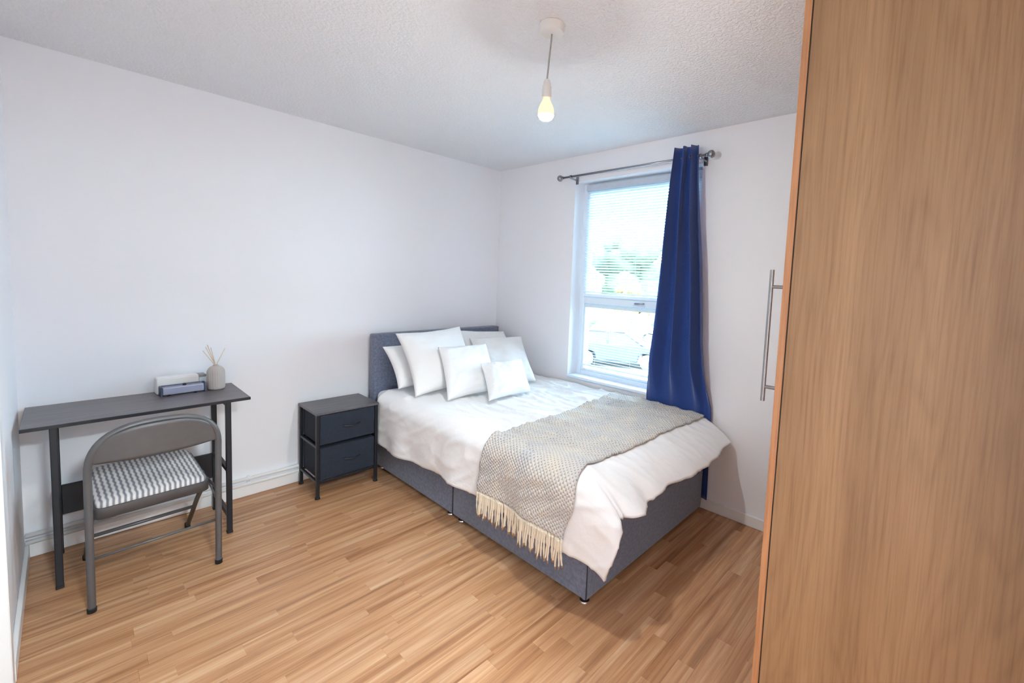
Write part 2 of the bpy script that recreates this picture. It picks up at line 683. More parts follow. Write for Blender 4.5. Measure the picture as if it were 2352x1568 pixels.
baseboard('baseboard_back', [(XL, 0, -.016, -.0005)], 'white skirting board under the wall pipes')
baseboard('baseboard_right', [(-.016, -.0005, YF, -.017)], 'white skirting board below the window')
baseboard('baseboard_left', [(XL + .0005, XL + .016, DY0 + .036, -.017)], 'white skirting board at the desk end')
baseboard('baseboard_front', [(HX1 + .05, -.017, YF + .0005, YF + .016)], 'white skirting board behind the wardrobe')

# heating pipes above the skirting
for zz, lab in ((.117, 'upper white painted heating pipe along the skirting'), (.083, 'lower white painted heating pipe along the skirting')):
    t = thing('heating_pipe', lab, 'pipe', (XL, -.026, zz), 0, 'heating pipes along the back wall')
    MB().tube([(XL + .004, -.026, zz), (-.02, -.026, zz)], .011, 14).build('pipe', 'pipe', t, True)
    for px in (-2.6, -2.0, -1.45, -.8, -.2):
        MB().box(px - .008, px + .008, -.03, -.001, zz - .013, zz + .013, .002).build('clip', 'trim', t)

# ------------------------------------------------------------------ window
win = struct(MB().box(.115, .175, WY0 - .045, WY0, WZ0, WZ1, .004).build('window_1', 'upvc'), 'white double sash window with blinds', 'window')
FX0, FX1 = .115, .175
MB().box(FX0, FX1, WY1, WY1 + .045, WZ0, WZ1, .004).build('frame_jamb', 'upvc', win)
MB().box(FX0, FX1, WY1 + .045, WY0 - .045, WZ1 - .045, WZ1, .004).build('frame_head', 'upvc', win)
MB().box(FX0, FX1, WY1 + .045, WY0 - .045, WZ0, WZ0 + .05, .004).build('frame_sill', 'upvc', win)
MB().box(FX0, FX1, WY1 + .045, WY0 - .045, 1.245, 1.30, .004).build('transom', 'upvc', win)


def sash(z0, z1, x0, x1, w):
    b = MB()
    ya, yb = WY1 + .047, WY0 - .047
    b.box(x0, x1, ya, ya + w, z0, z1, .003)
    b.box(x0, x1, yb - w, yb, z0, z1, .003)
    b.box(x0, x1, ya + w, yb - w, z0, z0 + w, .003)
    b.box(x0, x1, ya + w, yb - w, z1 - w, z1, .003)
    s = b.build('sash', 'upvc', win)
    MB().box(.148, .154, ya + w * .8, yb - w * .8, z0 + w * .8, z1 - w * .8).build('pane', 'glass', s)
    return s


s_up = sash(1.302, WZ1 - .047, .105, .165, .026)
s_lo = sash(WZ0 + .052, 1.243, .118, .165, .018)
# handle on the transom
hb = MB()
hb.box(.098, .116, -1.475, -1.425, 1.262, 1.284, .004)
hb.build('handle_plate', 'upvc', win)
MB().tube([(.100, -1.45, 1.274), (.086, -1.45, 1.276), (.082, -1.46, 1.277), (.082, -1.53, 1.280)], .006).build('window_handle', 'chrome', win, True)
# inner sill board
MB().box(-.012, .116, WY1 + .001, WY0 - .001, WZ0 + .0005, WZ0 + .022, .004, 2).build('window_sill', 'upvc', win)


def slat_mesh(width, length):
    b = bmesh.new()
    n = 4
    top = []
    for j in (0, 1):
        yv = (j - .5) * length
        top.append([b.verts.new((-width / 2 + width * i / n, yv, .0016 * (1 - (2 * i / n - 1) ** 2))) for i in range(n + 1)])
    bot = []
    for j in (0, 1):
        yv = (j - .5) * length
        bot.append([b.verts.new((-width / 2 + width * i / n, yv, .0016 * (1 - (2 * i / n - 1) ** 2) - .0004)) for i in range(n + 1)])
    for i in range(n):
        b.faces.new((top[0][i], top[1][i], top[1][i + 1], top[0][i + 1]))
        b.faces.new((bot[0][i], bot[0][i + 1], bot[1][i + 1], bot[1][i]))
    for a in (0, n):
        b.faces.new((top[0][a], top[1][a], bot[1][a], bot[0][a]))
    bmesh.ops.recalc_face_normals(b, faces=list(b.faces))
    me = bpy.data.meshes.new('slat')
    b.to_mesh(me)
    b.free()
    me.materials.append(MAT['slat'])
    return me


def blind(label, zt, zb, tilt, xc, ya, yb, rail_h, headmat):
    t = thing('venetian_blind', label, 'blind', (xc, (ya + yb) / 2, zb), 0, 'venetian blinds in the window')
    yc = (ya + yb) / 2
    MB().box(xc - .014, xc + .012, ya, yb, zt - rail_h, zt, .003).build('headrail', headmat, t)
    MB().box(xc - .010, xc + .010, ya + .004, yb - .004, zb, zb + .012, .002).build('bottom_rail', 'slat', t)
    me = slat_mesh(.0205, yb - ya - .012)
    z = zt - rail_h - .014
    while z > zb + .018:
        o = bpy.data.objects.new('slat', me)
        C.objects.link(o)
        o.parent = t
        o.location = (0, 0, z - zb)
        o.rotation_euler = (0, tilt, 0)
        z -= .0205
    for yy in (ya + .12, yc, yb - .12):
        MB().tube([(xc + .0, yy, zb + .006), (xc + .0, yy, zt - rail_h)], .0008, 6).build('ladder_cord', 'slat', t)
    return t


blind('white venetian blind across the tall upper window pane', WZ1 - .016, 1.335, radians(30), .088, WY1 + .03, WY0 - .055, .045, 'headrail')
blind('white venetian blind across the lower window pane', 1.238, .745, radians(6), .098, WY1 + .07, WY0 - .075, .02, 'slat')

# ------------------------------------------------------------------ curtain rod
ROD_X, ROD_Z = -.085, 2.225
rod = thing('curtain_rod', 'slim brushed metal curtain rod with ball finials above the window', 'curtain rod', (ROD_X, -1.425, ROD_Z))
MB().tube([(ROD_X, -.845, ROD_Z), (ROD_X, -2.0, ROD_Z)], .008, 14).build('pole', 'chrome', rod, True)
for yy, s in ((-.845, 1), (-2.0, -1)):
    f = MB()
    b = bmesh.new()
    bmesh.ops.create_uvsphere(b, u_segments=20, v_segments=12, radius=.024)
    bmesh.ops.translate(b, verts=list(b.verts), vec=(ROD_X, yy + s * .03, ROD_Z))
    f._merge(b)
    f.tube([(ROD_X, yy, ROD_Z), (ROD_X, yy + s * .012, ROD_Z)], .013, 14)
    f.build('finial', 'chrome', rod, True)
for yy in (-.925, -1.965):
    b = MB()
    b.tube([(-.001, yy, ROD_Z - .015), (-.03, yy, ROD_Z - .015), (ROD_X + .006, yy, ROD_Z - .012), (ROD_X, yy, ROD_Z - .004)], .006, 10)
    b.box(-.006, -.0005, yy - .014, yy + .014, ROD_Z - .045, ROD_Z + .015, .002)
    b.tube([(ROD_X, yy - .006, ROD_Z), (ROD_X, yy + .006, ROD_Z)], .0125, 14)
    b.build('bracket', 'chrome', rod, True, angle=40)

# ------------------------------------------------------------------ curtain
CL = [(2.285, -1.80), (2.07, -1.78), (1.84, -1.765), (1.58, -1.745), (1.32, -1.72), (1.09, -1.695), (.88, -1.668), (.66, -1.648), (.07, -1.66)]
CR = [(2.285, -1.955), (2.07, -1.968), (1.84, -1.988), (1.55, -2.02), (1.30, -2.04), (1.08, -2.055), (.85, -2.085), (.66, -2.118), (.07, -2.125)]


def lerp_tab(tab, z):
    if z >= tab[0][0]:
        return tab[0][1]
    for (z0, a), (z1, b) in zip(tab, tab[1:]):
        if z >= z1:
            k = (z0 - z) / (z0 - z1)
            return a + (b - a) * k
    return tab[-1][1]


def sm(a, b, x):
    t = min(1, max(0, (x - a) / (b - a)))
    return t * t * (3 - 2 * t)


def curtain_f(u, v):
    z = 2.285 + (.07 - 2.285) * v
    yl, yr = lerp_tab(CL, z), lerp_tab(CR, z)
    k = sm(.60, .95, z)
    x0 = -.024 + (-.062) * k - .034 * sm(.95, 2.2, z)
    amp = (.007 + .036 * k) * (1.0 + .2 * sin(v * 3 + 1)) * (1 - .35 * sm(1.7, 2.2, z))
    w = u + .045 * sin(2 * pi * u + .6) + .02 * sin(4 * pi * u + v * 2)
    ph = 2 * pi * 3.3 * w + .6 * sin(v * 1.7) + .5
    s = sin(ph)
    s = s * (1.25 - .25 * s * s)
    # soft side sway of the pleats so they fold over each other
    yy = yl + (yr - yl) * u + .012 * cos(ph) * (0.3 + k) * sin(pi * u)
    zt = z + (.004 * sin(ph) if v < .03 else 0)
    return Vector((x0 + amp * s, yy, zt))


cur = MB().grid(curtain_f, 150, 70).build('curtain', 'curtain', None, True, recalc=False)
mod(cur, 'SOLIDIFY', thickness=.002, offset=0)
for yy in (-1.815, -1.86, -1.90, -1.935):
    rp = [(ROD_X - .004 + .015 * cos(2 * pi * i / 20), yy, ROD_Z + .015 * sin(2 * pi * i / 20)) for i in range(20)]
    MB().tube(rp, .0022, 8, closed=True).build('eyelet', 'chrome', cur, True)
tag(cur, 'navy blue eyelet curtain gathered at the right of the window', 'curtain')

# ------------------------------------------------------------------ ceiling pendant
LX, LY = -1.46, -1.97
pen = thing('pendant_light', 'white ceiling rose with cord, lamp holder and lit bare bulb', 'ceiling light', (LX, LY, 2.0))
MB().lathe([(.036, H - .034), (.044, H - .030), (.048, H - .016), (.049, H - .001)], (LX, LY, 0), 40).build('ceiling_rose', 'white_plastic', pen, True, angle=40)
BX, BY = LX - .012, LY + .004
MB().tube([(LX, LY, H - .03), (LX - .002, LY, 2.34), (LX - .008, LY + .002, 2.27), (BX, BY, 2.205), (BX, BY, 2.18)], .0032, 8).build('cord', 'cord', pen, True)
MB().lathe([(.004, 2.197), (.009, 2.195), (.013, 2.187), (.0155, 2.172), (.0155, 2.170), (.0175, 2.169), (.0185, 2.136), (.019, 2.128)][::-1],
           (BX, BY, 0), 28).build('lamp_holder', 'white_plastic', pen, True, angle=35)
prof = [(.0125, 2.1275), (.0135, 2.122), (.018, 2.112), (.0245, 2.100), (.0290, 2.088), (.0310, 2.076), (.0312, 2.062)]
MB().lathe(prof[::-1], (BX, BY, 0), 32).build('bulb_collar', m_emit('glowing_collar', (1.0, .80, .50), 1.25), pen, True)  # opaque collar shaped to keep light off the ceiling, warm glow put in
prof = [(.0298, 2.0625), (.0278, 2.057), (.0230, 2.050), (.0160, 2.0450), (.007, 2.0422), (.001, 2.042)]
MB().lathe(prof[::-1], (BX, BY, 0), 32).build('bulb', 'bulb', pen, True)

# ------------------------------------------------------------------ wardrobe
WX, WYG = -1.43, -2.858
WW, WD, WH = 1.0, .56, 2.36
wd = thing('wardrobe', 'tall oak wardrobe filling the right of the room', 'wardrobe', (WX + WW / 2, WYG - WD / 2, 0))
P_T = .018
MB().box(WX, WX + P_T, WYG - WD, WYG - .003, .001, WH, .001).build('side_panel', 'oak', wd)
MB().box(WX + WW - P_T, WX + WW, WYG - WD, WYG - .003, .001, WH, .001).build('side_panel', 'oak', wd)
MB().box(WX + P_T, WX + WW - P_T, WYG - WD, WYG - .003, WH - P_T, WH, .001).build('top_panel', 'oak', wd)
MB().box(WX + P_T, WX + WW - P_T, WYG - WD, WYG - .003, .06, .06 + P_T, .001).build('base_panel', 'oak', wd)
MB().box(WX + P_T, WX + WW - P_T, WYG - .03, WYG - .012, .001, .06, .001).build('plinth', 'oak', wd)
MB().box(WX + P_T, WX + WW - P_T, WYG - WD, WYG - WD + .005, .06, WH - P_T).build('back_panel', 'oak', wd)
MB().box(WX + P_T, WX + WW - P_T, WYG - .0031, WYG - .0005, .06, WH).build('door_gap_shade', 'dark_gap', wd)  # dark strips stand in for the shade inside the door gap
MB().box(WX + .001, WX + P_T, WYG - .0031, WYG - .0002, .004, WH - .002).build('door_gap_shade', 'dark_gap', wd)
for k in range(2):
    xa = WX - .0005 + k * WW / 2
    dr = MB().box(xa, xa + WW / 2 - .002, WYG, WYG + .0175, .004, WH - .002, .0008).build('door', 'oak_edge', wd)
    hx = xa + .045 if k == 0 else xa + WW / 2 - .05
    hy = WYG + .0175 + .042
    hz0, hz1 = 1.108, 1.486
    MB().tube([(hx, hy, hz0), (hx, hy, hz1)], .006, 16).build('handle', 'steel', dr, True, angle=40)
    for zz in (1.150, 1.438):
        MB().tube([(hx, WYG + .0175, zz), (hx, hy, zz)], .005, 12).build('handle_post', 'steel', dr, True, angle=40)
MB().lathe([(.0045, -.0012), (.0045, 0.0), (.0035, .0012)], (0, 0, 0), 16).build('screw_cap', 'white_plastic', wd, True, local=True)
cap = wd.children[-1]
cap.rotation_euler = (0, -pi / 2, 0)
cap.location = (WX - .0008 - wd.location.x, -2.868 - wd.location.y, 1.664)

# ------------------------------------------------------------------ bed
BX0, BX1, BYH, BYF = -1.24, -.05, -.12, -2.10
BMID = -1.105
bed = thing('bed', 'grey upholstered divan bed with headboard and white mattress', 'bed', ((BX0 + BX1) / 2, -1.1, 0))
for ya, yb in ((BMID - .0015, BYF), (BYH - .002, BMID + .0015)):
    lo, hi = min(ya, yb), max(ya, yb)
    MB().box(BX0, BX1, lo, hi, .028, .315, .010, 3).build('divan_base', 'bed_fabric', bed, True, angle=50)
# piping at the corner seams
MB().tube([(BX0 + .002, BYF + .002, .035), (BX0 + .002, BYF + .002, .31)], .0022, 8).build('seam', 'black_metal', bed, True)
MB().tube([(BX0 - .0005, BMID, .035), (BX0 - .0005, BMID, .31)], .0018, 8).build('seam', 'black_metal', bed, True)
for gx, gy in ((BX0 + .03, BYF + .03), (BX1 - .05, BYF + .05), (BX0 + .03, BMID - .055), (BX0 + .03, BMID + .055), (BX0 + .04, BYH - .06), (BX1 - .05, BYH - .06)):
    MB().lathe([(.021, .0005), (.024, .004), (.022, .010), (.012, .014), (.010, .030)], (gx, gy, 0), 24).build('glide_foot', 'bright_chrome', bed, True, angle=40)
MB().box(BX0 + .003, BX1 - .003, BYF + .02, BYH - .004, .316, .572, .045, 5).build('mattress', 'sheet', bed, True, angle=60)
hbd = MB().box(BX0 - .005, BX1 - .012, BYH + .001, -.040, .03, .982, .012, 3).build('headboard', 'bed_fabric', bed, True, angle=50)

# --- duvet surface -------------------------------------------------
XR, XE = -.048, -1.225      # wall-side edge, start of the left roll
VH, YE = -.30, -2.03        # head end, start of the foot roll
ZT = .608
UF = XR - XE
VF = VH - YE
A_L = .390
RC = .09


def b_foot(x):
    t = (x - XE) / (XR - XE)
    return .315 + .012 * sin(x * 9) - .02 * sm(.75, 1.0, t)


def offL(r):
    q = RC * pi / 2
    return RC * sin(r / RC) if r < q else RC + .02 * (r - q)


def dropL(r):
    q = RC * pi / 2
    return RC * (1 - cos(r / RC)) if r < q else RC + (r - q)


def offF(r):
    k = r / .315
    return .262 * (k if k < .2 else k - .10 * (k - .2) ** 2) if k < 1.0 else .262 * (.936 + .25 * (k - 1))


def dropF(r):
    k = r / .315
    return .135 * k ** 1.7 if k < 1 else .135 + .8 * (r - .315)


def nz(x, y, z=0.):
    return noise.noise(Vector((x, y, z)))


def duvet_xy(u, v):
    """u metres from the wall side, v metres from the head end, both along the cloth"""
    a = max(0., u - UF)
    b = max(0., v - VF)
    x = XR - min(u, UF)
    y = VH - min(v, VF)
    z = ZT
    r = hypot(a, b)
    s = v if b == 0 else VF + (UF - min(u, UF))
    if r > 0:
        ph = atan2(b, a)
        c, sn = cos(ph), sin(ph)
        w = c * c
        dr = dropL(r) * w + dropF(r) * (1 - w)
        ox = offL(r) * c
        oy = offF(r) * sn
        # folds around the foot corner and along the hem
        k = min(1.4, r / .33) ** 2
        fold = 0.
        if a > 0 and b > 0:
            pd = math.degrees(ph)
            fold += k * (.018 * exp(-((pd - 58) / 12) ** 2) - .040 * exp(-((pd - 84) / 7) ** 2))
        if b > 0 and a == 0:
            g = lambda c0, wd_: exp(-((x - c0) / wd_) ** 2)
            fold += k * (.028 * g(-1.13, .06) - .040 * g(-1.225, .030) - .014 * g(-1.04, .04) + .006 * g(-.62, .07) - .006 * g(-.80, .06) + .008 * g(-.25, .06) - .008 * g(-.38, .05))
            fold += k * .0025 * sin(x * 30 + 2 * sin(x * 9))
        if a > 0 and b == 0:
            fold += k * (.010 * sin(y * 9.5 + 1.0) + .006 * sin(y * 21 + 3 * z))
        ox += fold * c
        oy += fold * sn
        x -= ox
        y -= oy
        z -= dr
        z += .007 * k * nz(x * 4, y * 4, 3.1)
    return Vector((x, y, z)), r, a, b


def duvet_p(u, v):
    p, r, a, b = duvet_xy(u, v)
    top = exp(-(r / .08) ** 2)
    X, Y = XR - u, VH - v
    puff = .018 * nz(X * 2.3, Y * 1.9, 1.7) + .008 * nz(X * 6, Y * 4, 9.2)
    # crease lines running down the length of the bed and slanting over the side
    q = nz(X * 11 + .8 * nz(X * 3, Y * 3, 4.), Y * 1.8, 7.7)
    crease = .012 * (1 - min(1, abs(q) * 3.2)) ** 2
    q2 = nz((X + Y * .5) * 10, (Y - X * .5) * 2.4, 2.2)
    crease2 = .011 * (1 - min(1, abs(q2) * 3.5)) ** 2
    edge = .62 + .38 * top
    h = (puff + crease * (.35 + .65 * top) + crease2) * edge
    if r < .10:
        d = Vector((0, 0, 1))
    else:
        d = Vector((-a, -b, 0)).normalized()
    k = sm(.03, .14, r)
    d = (Vector((0, 0, 1)) * (1 - k) + (Vector((-a, -b, 0)).normalized() if r > 0 else Vector((0, 0, 1))) * k)
    # gentle loft: sags a little towards the rolled edges
    return p + d * h


U_MAX = UF + A_L


def duvet_f(s, t):
    u = s * U_MAX
    x = XR - min(u, UF)
    vmax = VF + b_foot(x)
    if u > UF:
        vmax = VF + b_foot(XE) + .02 * (u - UF) / A_L
    v = t * vmax
    if u > UF:
        # left hem a little shorter towards the head
        k = (u - UF) / A_L
        v_ = v
        u = UF + k * (A_L + .02 * (1 - sm(0, .5, v_)) + .012 * sin(v_ * 5))
    return duvet_p(u, v)


duv = MB().grid(duvet_f, 130, 170).build('duvet', 'duvet', None, True, recalc=False)
bm_ = bmesh.new()
bm_.from_mesh(duv.data)
bm_.faces.ensure_lookup_table()
if bm_.faces[len(bm_.faces) // 3].normal.z < 0:
    bmesh.ops.reverse_faces(bm_, faces=list(bm_.faces))
bm_.to_mesh(duv.data)
bm_.free()
mod(duv, 'SOLIDIFY', thickness=.016, offset=-1)
tag(duv, 'white cotton duvet hanging over the sides of the grey bed', 'duvet')

# --- throw -----------------------------------------------------------
def throw_uv(s, t):
    u = .002 + s * (UF + .335)
    k = s
    v0 = 1.115 + .05 * sm(.0, .45, k) - .02 * sm(.75, 1, k) + .006 * sin(k * 17)
    v1 = 1.785 - .03 * sm(.2, .6, k) + .03 * sm(.75, .88, k) - .06 * sm(.88, 1, k) + .006 * sin(k * 13 + 1)
    return u, v0 + (v1 - v0) * t


def throw_f(s, t):
    u, v = throw_uv(s, t)
    e = .01
    p = duvet_p(u, v)
    n = (duvet_p(u + e, v) - p).cross(duvet_p(u, v + e) - p).normalized()
    if n.z < 0 and u < UF:
        n = -n
    if u >= UF and n.x > 0:
        n = -n
    return p + n * (.006 + .003 * nz(u * 12, v * 12, 5))


thr = thing('throw_blanket', 'beige and grey knitted throw with cream fringe across the bed foot', 'throw', (-.65, -1.75, ZT))
th = MB().grid(throw_f, 110, 60, throw_uv).build('knitted_cloth', 'throw', thr, True, recalc=False)
bm_ = bmesh.new()
bm_.from_mesh(th.data)
bm_.faces.ensure_lookup_table()
if bm_.faces[len(bm_.faces) // 3].normal.z < 0:
    bmesh.ops.reverse_faces(bm_, faces=list(bm_.faces))
bm_.to_mesh(th.data)
bm_.free()
mod(th, 'SOLIDIFY', thickness=.008, offset=1)

tass = []
for v_i in range(5):
    L = 1.0
    ph = random.uniform(0, 6)
    pts = []
    rs = []
    for i in range(9):
        k = i / 8
        pts.append((.006 * sin(k * 2.4 + ph) * k, .007 * cos(k * 3.0 + ph) * k, -k))
        rs.append((.0046 + .0010 * sin(k * 22)) * (1 - .35 * max(0, k - .75) / .25))
    o = MB().tube(pts, rs, 7).build('tassel', 'fringe', thr, True, local=True)
    tass.append(o)
NT_ = 66
for i in range(NT_):
    t = (i + .5) / NT_
    p = throw_f(1.0, t) - Vector(thr.location)
    o = tass[i] if i < 5 else tass[i % 5].copy()
    if i >= 5:
        C.objects.link(o)
        o.parent = thr
    o.location = p + Vector((-.004, random.uniform(-.002, .002), .004))
    Lz = random.uniform(.122, .150)
    o.scale = (1, 1, Lz)
    o.rotation_euler = (random.uniform(-.05, .05), random.uniform(-.02, .05), 0)

# --- pillows -----------------------------------------------------------
def pillow(name, label, bl, br, tl, tr_, T, mat, seed, cat='pillow', wr=.012, pinch=.07, group='white pillows and cushions on the bed'):
    bl, br, tl, tr_ = map(Vector, (bl, br, tl, tr_))
    nrm = ((br - bl) + (tr_ - tl)).cross((tl - bl) + (tr_ - br)).normalized()
    N = 30

    def base(s, t):
        ss = s * (1 - pinch * (1 - t * t))
        tt = t * (1 - pinch * (1 - s * s))
        a, b = (ss + 1) / 2, (tt + 1) / 2
        return (bl * (1 - a) + br * a) * (1 - b) + (tl * (1 - a) + tr_ * a) * b

    def hgt(s, t):
        q = max(0., (1 - s * s) * (1 - t * t))
        return T * (q ** .42) * (1 - .12 * t)

    mb = MB()
    rows = {}
    for side in (1, -1):
        for i in range(N + 1):
            for j in range(N + 1):
                rim = i in (0, N) or j in (0, N)
                key = (i, j, 0 if rim else side)
                if key in rows:
                    continue
                s, t = -cos(pi * i / N), -cos(pi * j / N)
                s = .55 * s + .45 * (2 * i / N - 1)
                t = .55 * t + .45 * (2 * j / N - 1)
                p = base(s, t)
                h = hgt(s, t) * (1.0 if side > 0 else .5)
                w = nz(s * 2.1 + seed, t * 2.1, seed * 1.7) * .9 + nz(s * 5 + seed, t * 4, 8.) * .5
                q = nz(s * 1.6 + seed * 2, t * 5.5, 3.3)
                cr = (1 - min(1, abs(q) * 3)) ** 2
                rimf = min(1, (1 - abs(s)) * 6) * min(1, (1 - abs(t)) * 6)
                h += (wr * w + wr * .7 * cr) * rimf
                rows[key] = mb.bm.verts.new(p + nrm * h * side)
        for i in range(N):
            for j in range(N):
                vv = []
                for (a, b) in ((i, j), (i + 1, j), (i + 1, j + 1), (i, j + 1)):
                    rim = a in (0, N) or b in (0, N)
                    vv.append(rows[(a, b, 0 if rim else side)])
                try:
                    mb.bm.faces.new(vv)
                except ValueError:
                    pass
    o = mb.build(name, mat, None, True)
    return tag(o, label, cat, group)


pillow('bed_pillow', 'low white pillow at the left against the headboard', (-1.225, -.43, .640), (-.62, -.43, .640), (-1.235, -.215, .905), (-.62, -.215, .905), .075, 'pillow', 1.3)
pillow('bed_pillow', 'white pillow at the back right against the headboard', (-.62, -.45, .640), (-.10, -.45, .640), (-.60, -.205, .985), (-.085, -.205, .945), .075, 'pillow', 4.1)
pillow('square_pillow', 'largest square white pillow leaning at the left of the bed', (-1.235, -.665, .635), (-.70, -.665, .635), (-1.20, -.33, 1.012), (-.655, -.33, 1.035), .085, 'pillow', 7.9, pinch=.10)
pillow('square_pillow', 'textured square white pillow at the right, turned towards the desk', (-.70, -.66, .635), (-.285, -.83, .635), (-.56, -.33, .93), (-.145, -.50, .935), .08, 'bobble', 2.6)
pillow('cushion', 'medium white cushion in the middle, behind the small one', (-1.125, -.865, .635), (-.70, -.865, .635), (-1.01, -.57, .93), (-.585, -.57, .92), .075, 'pillow', 5.5, 'cushion')
pillow('cushion', 'small oblong white cushion in front of the other pillows', (-.925, -1.03, .635), (-.545, -1.03, .635), (-.835, -.82, .835), (-.445, -.82, .825), .06, 'bobble', 3.7, 'cushion')

# ------------------------------------------------------------------ bedside drawers
NX0, NX1, NY0, NY1, NZ = -1.722, -1.328, -.352, -.048, .550
ns = thing('bedside_drawers', 'dark metal framed bedside unit with two navy fabric drawers', 'nightstand', ((NX0 + NX1) / 2, (NY0 + NY1) / 2, 0))
MB().box(NX0 - .004, NX1 + .004, NY0 - .004, NY1 + .004, NZ - .016, NZ, .003, 2).build('top', 'stand_top', ns)
for lx in (NX0 + .010, NX1 - .010):
    for ly in (NY0 + .010, NY1 - .010):
        lg = MB().box(lx - .010, lx + .010, ly - .010, ly + .010, .018, NZ - .016, .003, 2).build('leg', 'black_metal', ns)
        MB().lathe([(.015, .0005), (.0155, .004), (.013, .012), (.010, .020)], (lx, ly, 0), 18).build('foot', 'rubber', lg, True)
for zz in (.105, .330):
    for lx in (NX0 + .010, NX1 - .010):
        MB().box(lx - .008, lx + .008, NY0 + .020, NY1 - .020, zz - .008, zz + .008, .002).build('side_rail', 'black_metal', ns)
    for ly in ((NY0 + .010, NY1 - .010) if zz < .2 else (NY1 - .010,)):
        MB().box(NX0 + .020, NX1 - .020, ly - .006, ly + .006, zz - .008, zz + .006, .002).build('cross_rail', 'black_metal', ns)
for z0, z1 in ((.114, .318), (.340, .530)):
    dw = MB().box(NX0 + .022, NX1 - .022, NY0 + .003, NY1 - .01, z0, z1, .006, 2).build('drawer', 'navy_drawer', ns)
    zc = z0 + (z1 - z0) * .5
    xc = (NX0 + NX1) / 2 + .02
    pts = [(xc - .055 + .11 * k / 10, NY0 + .003 - .016 * sin(pi * k / 10), zc + .004 - .007 * sin(pi * k / 10)) for k in range(11)]
    MB().tube(pts, .005, 8).build('pull_strap', 'black_metal', dw, True)

# ------------------------------------------------------------------ desk
DX0, DX1, DYA, DYB, DTZ = -2.884, -2.082, -.425, -.02, .735
dk = thing('desk', 'narrow dark wood desk with black metal legs against the wall', 'desk', ((DX0 + DX1) / 2, -.22, 0))
MB().box(DX0, DX1, DYA, DYB, DTZ - .016, DTZ, .002).build('desktop', 'desk_top', dk)
MB().box(DX0, DX1, DYA - .0012, DYA - .0001, DTZ - .0155, DTZ - .001, .0003).build('edge_band', 'black_metal', dk)
for lx in (-2.792, -2.178):
    for ly in (-.398, -.062):
        lg = MB().box(lx - .0122, lx + .0122, ly - .0122, ly + .0122, .012, DTZ - .016, .003, 2).build('leg', 'black_metal', dk)
        MB().box(lx - .0132, lx + .0132, ly - .0132, ly + .0132, .0005, .013, .002).build('foot', 'rubber', lg)
    for zz in (.345, .095, DTZ - .03):
        MB().box(lx - .010, lx + .010, -.386, -.074, zz - .011, zz + .011, .002).build('side_rail', 'black_metal', dk)
MB().box(-2.780, -2.190, -.070, -.056, .195, .342, .002).build('back_board', 'black_metal', dk)
MB().box(-2.780, -2.190, -.071, -.053, DTZ - .045, DTZ - .017, .002).build('cross_rail', 'black_metal', dk)

# ------------------------------------------------------------------ folding chair
CHX, CHY = -2.49, -.672
ch = thing('folding_chair', 'grey metal folding chair with wavy striped padded seat', 'chair', (CHX, CHY, 0), radians(3.2))
HWc = .214
# main frame: arched back tube continuing into the legs nearest the camera
arch = []
n = 28
for i in range(n + 1):
    a = pi * i / n
    ex = 2 / 2.7
    cx_ = -HWc * (abs(cos(a)) ** ex) * (1 if cos(a) > 0 else -1)
    cz_ = .575 + .195 * (abs(sin(a)) ** ex)
    arch.append((cx_, -.02 - .035 * (cz_ - .575) / .2, cz_))
path = [(-HWc, .0, .012), (-HWc, -.01, .3), (-HWc, -.018, .5)] + arch + [(HWc, -.018, .5), (HWc, -.01, .3), (HWc, .0, .012)]
MB().tube(path, .0130, 16).build('back_frame', 'grey_metal', ch, True, local=True, angle=50)
for s in (-1, 1):
    MB().lathe([(.0148, .0), (.0150, .016), (.0138, .020)], (s * HWc, 0, .0005), 16).build('foot_cap', 'rubber', ch, True, local=True)


def back_panel(u, v):
    # curved pressed metal panel inside the arch
    x = -HWc * .965 + 2 * HWc * .965 * u
    q = min(1, abs(x) / HWc)
    zt = .575 + .195 * max(0, (1 - q ** 2.7)) ** (1 / 2.7) - .004
    zb = .628 - .010 * (1 - (x / HWc) ** 2) if zt > .628 else zt - .004
    zb = min(zb, zt - .002)
    z = zb + (zt - zb) * v
    y = -.022 - .035 * (z - .575) / .2 - .022 * (1 - (x / HWc) ** 2)
    return Vector((x, y, z))


bp = MB().grid(back_panel, 40, 10).build('backrest', 'grey_metal', ch, True, local=True, recalc=False)
mod(bp, 'SOLIDIFY', thickness=.006, offset=0)
for s in (-1, 1):
    MB().lathe([(.005, 0), (.005, .003), (.003, .005)], (0, 0, 0), 12).build('rivet', 'steel', ch, True, local=True)
    rv = ch.children[-1]
    rv.rotation_euler = (pi / 2, 0, 0)
    rv.location = (s * .185, -.033, .645)

# seat, lower at the back rest
SY0, SY1 = .055, .425
SZ0, SZ1 = .404, .448
SWD = .188


def seat_pt(x, y, lift=0.):
    k = (y - SY0) / (SY1 - SY0)
    return Vector((x, y, SZ0 + (SZ1 - SZ0) * k + lift))


def rrect(hw, y0, y1, rad0, rad1, n=6):
    pts = []
    for (cx, cy, r, a0) in ((hw - rad0, y0 + rad0, rad0, -pi / 2), (hw - rad1, y1 - rad1, rad1, 0), (-hw + rad1, y1 - rad1, rad1, pi / 2), (-hw + rad0, y0 + rad0, rad0, pi)):
        for i in range(n + 1):
            a = a0 + (pi / 2) * i / n
            pts.append((cx + r * cos(a), cy + r * sin(a)))
    return pts


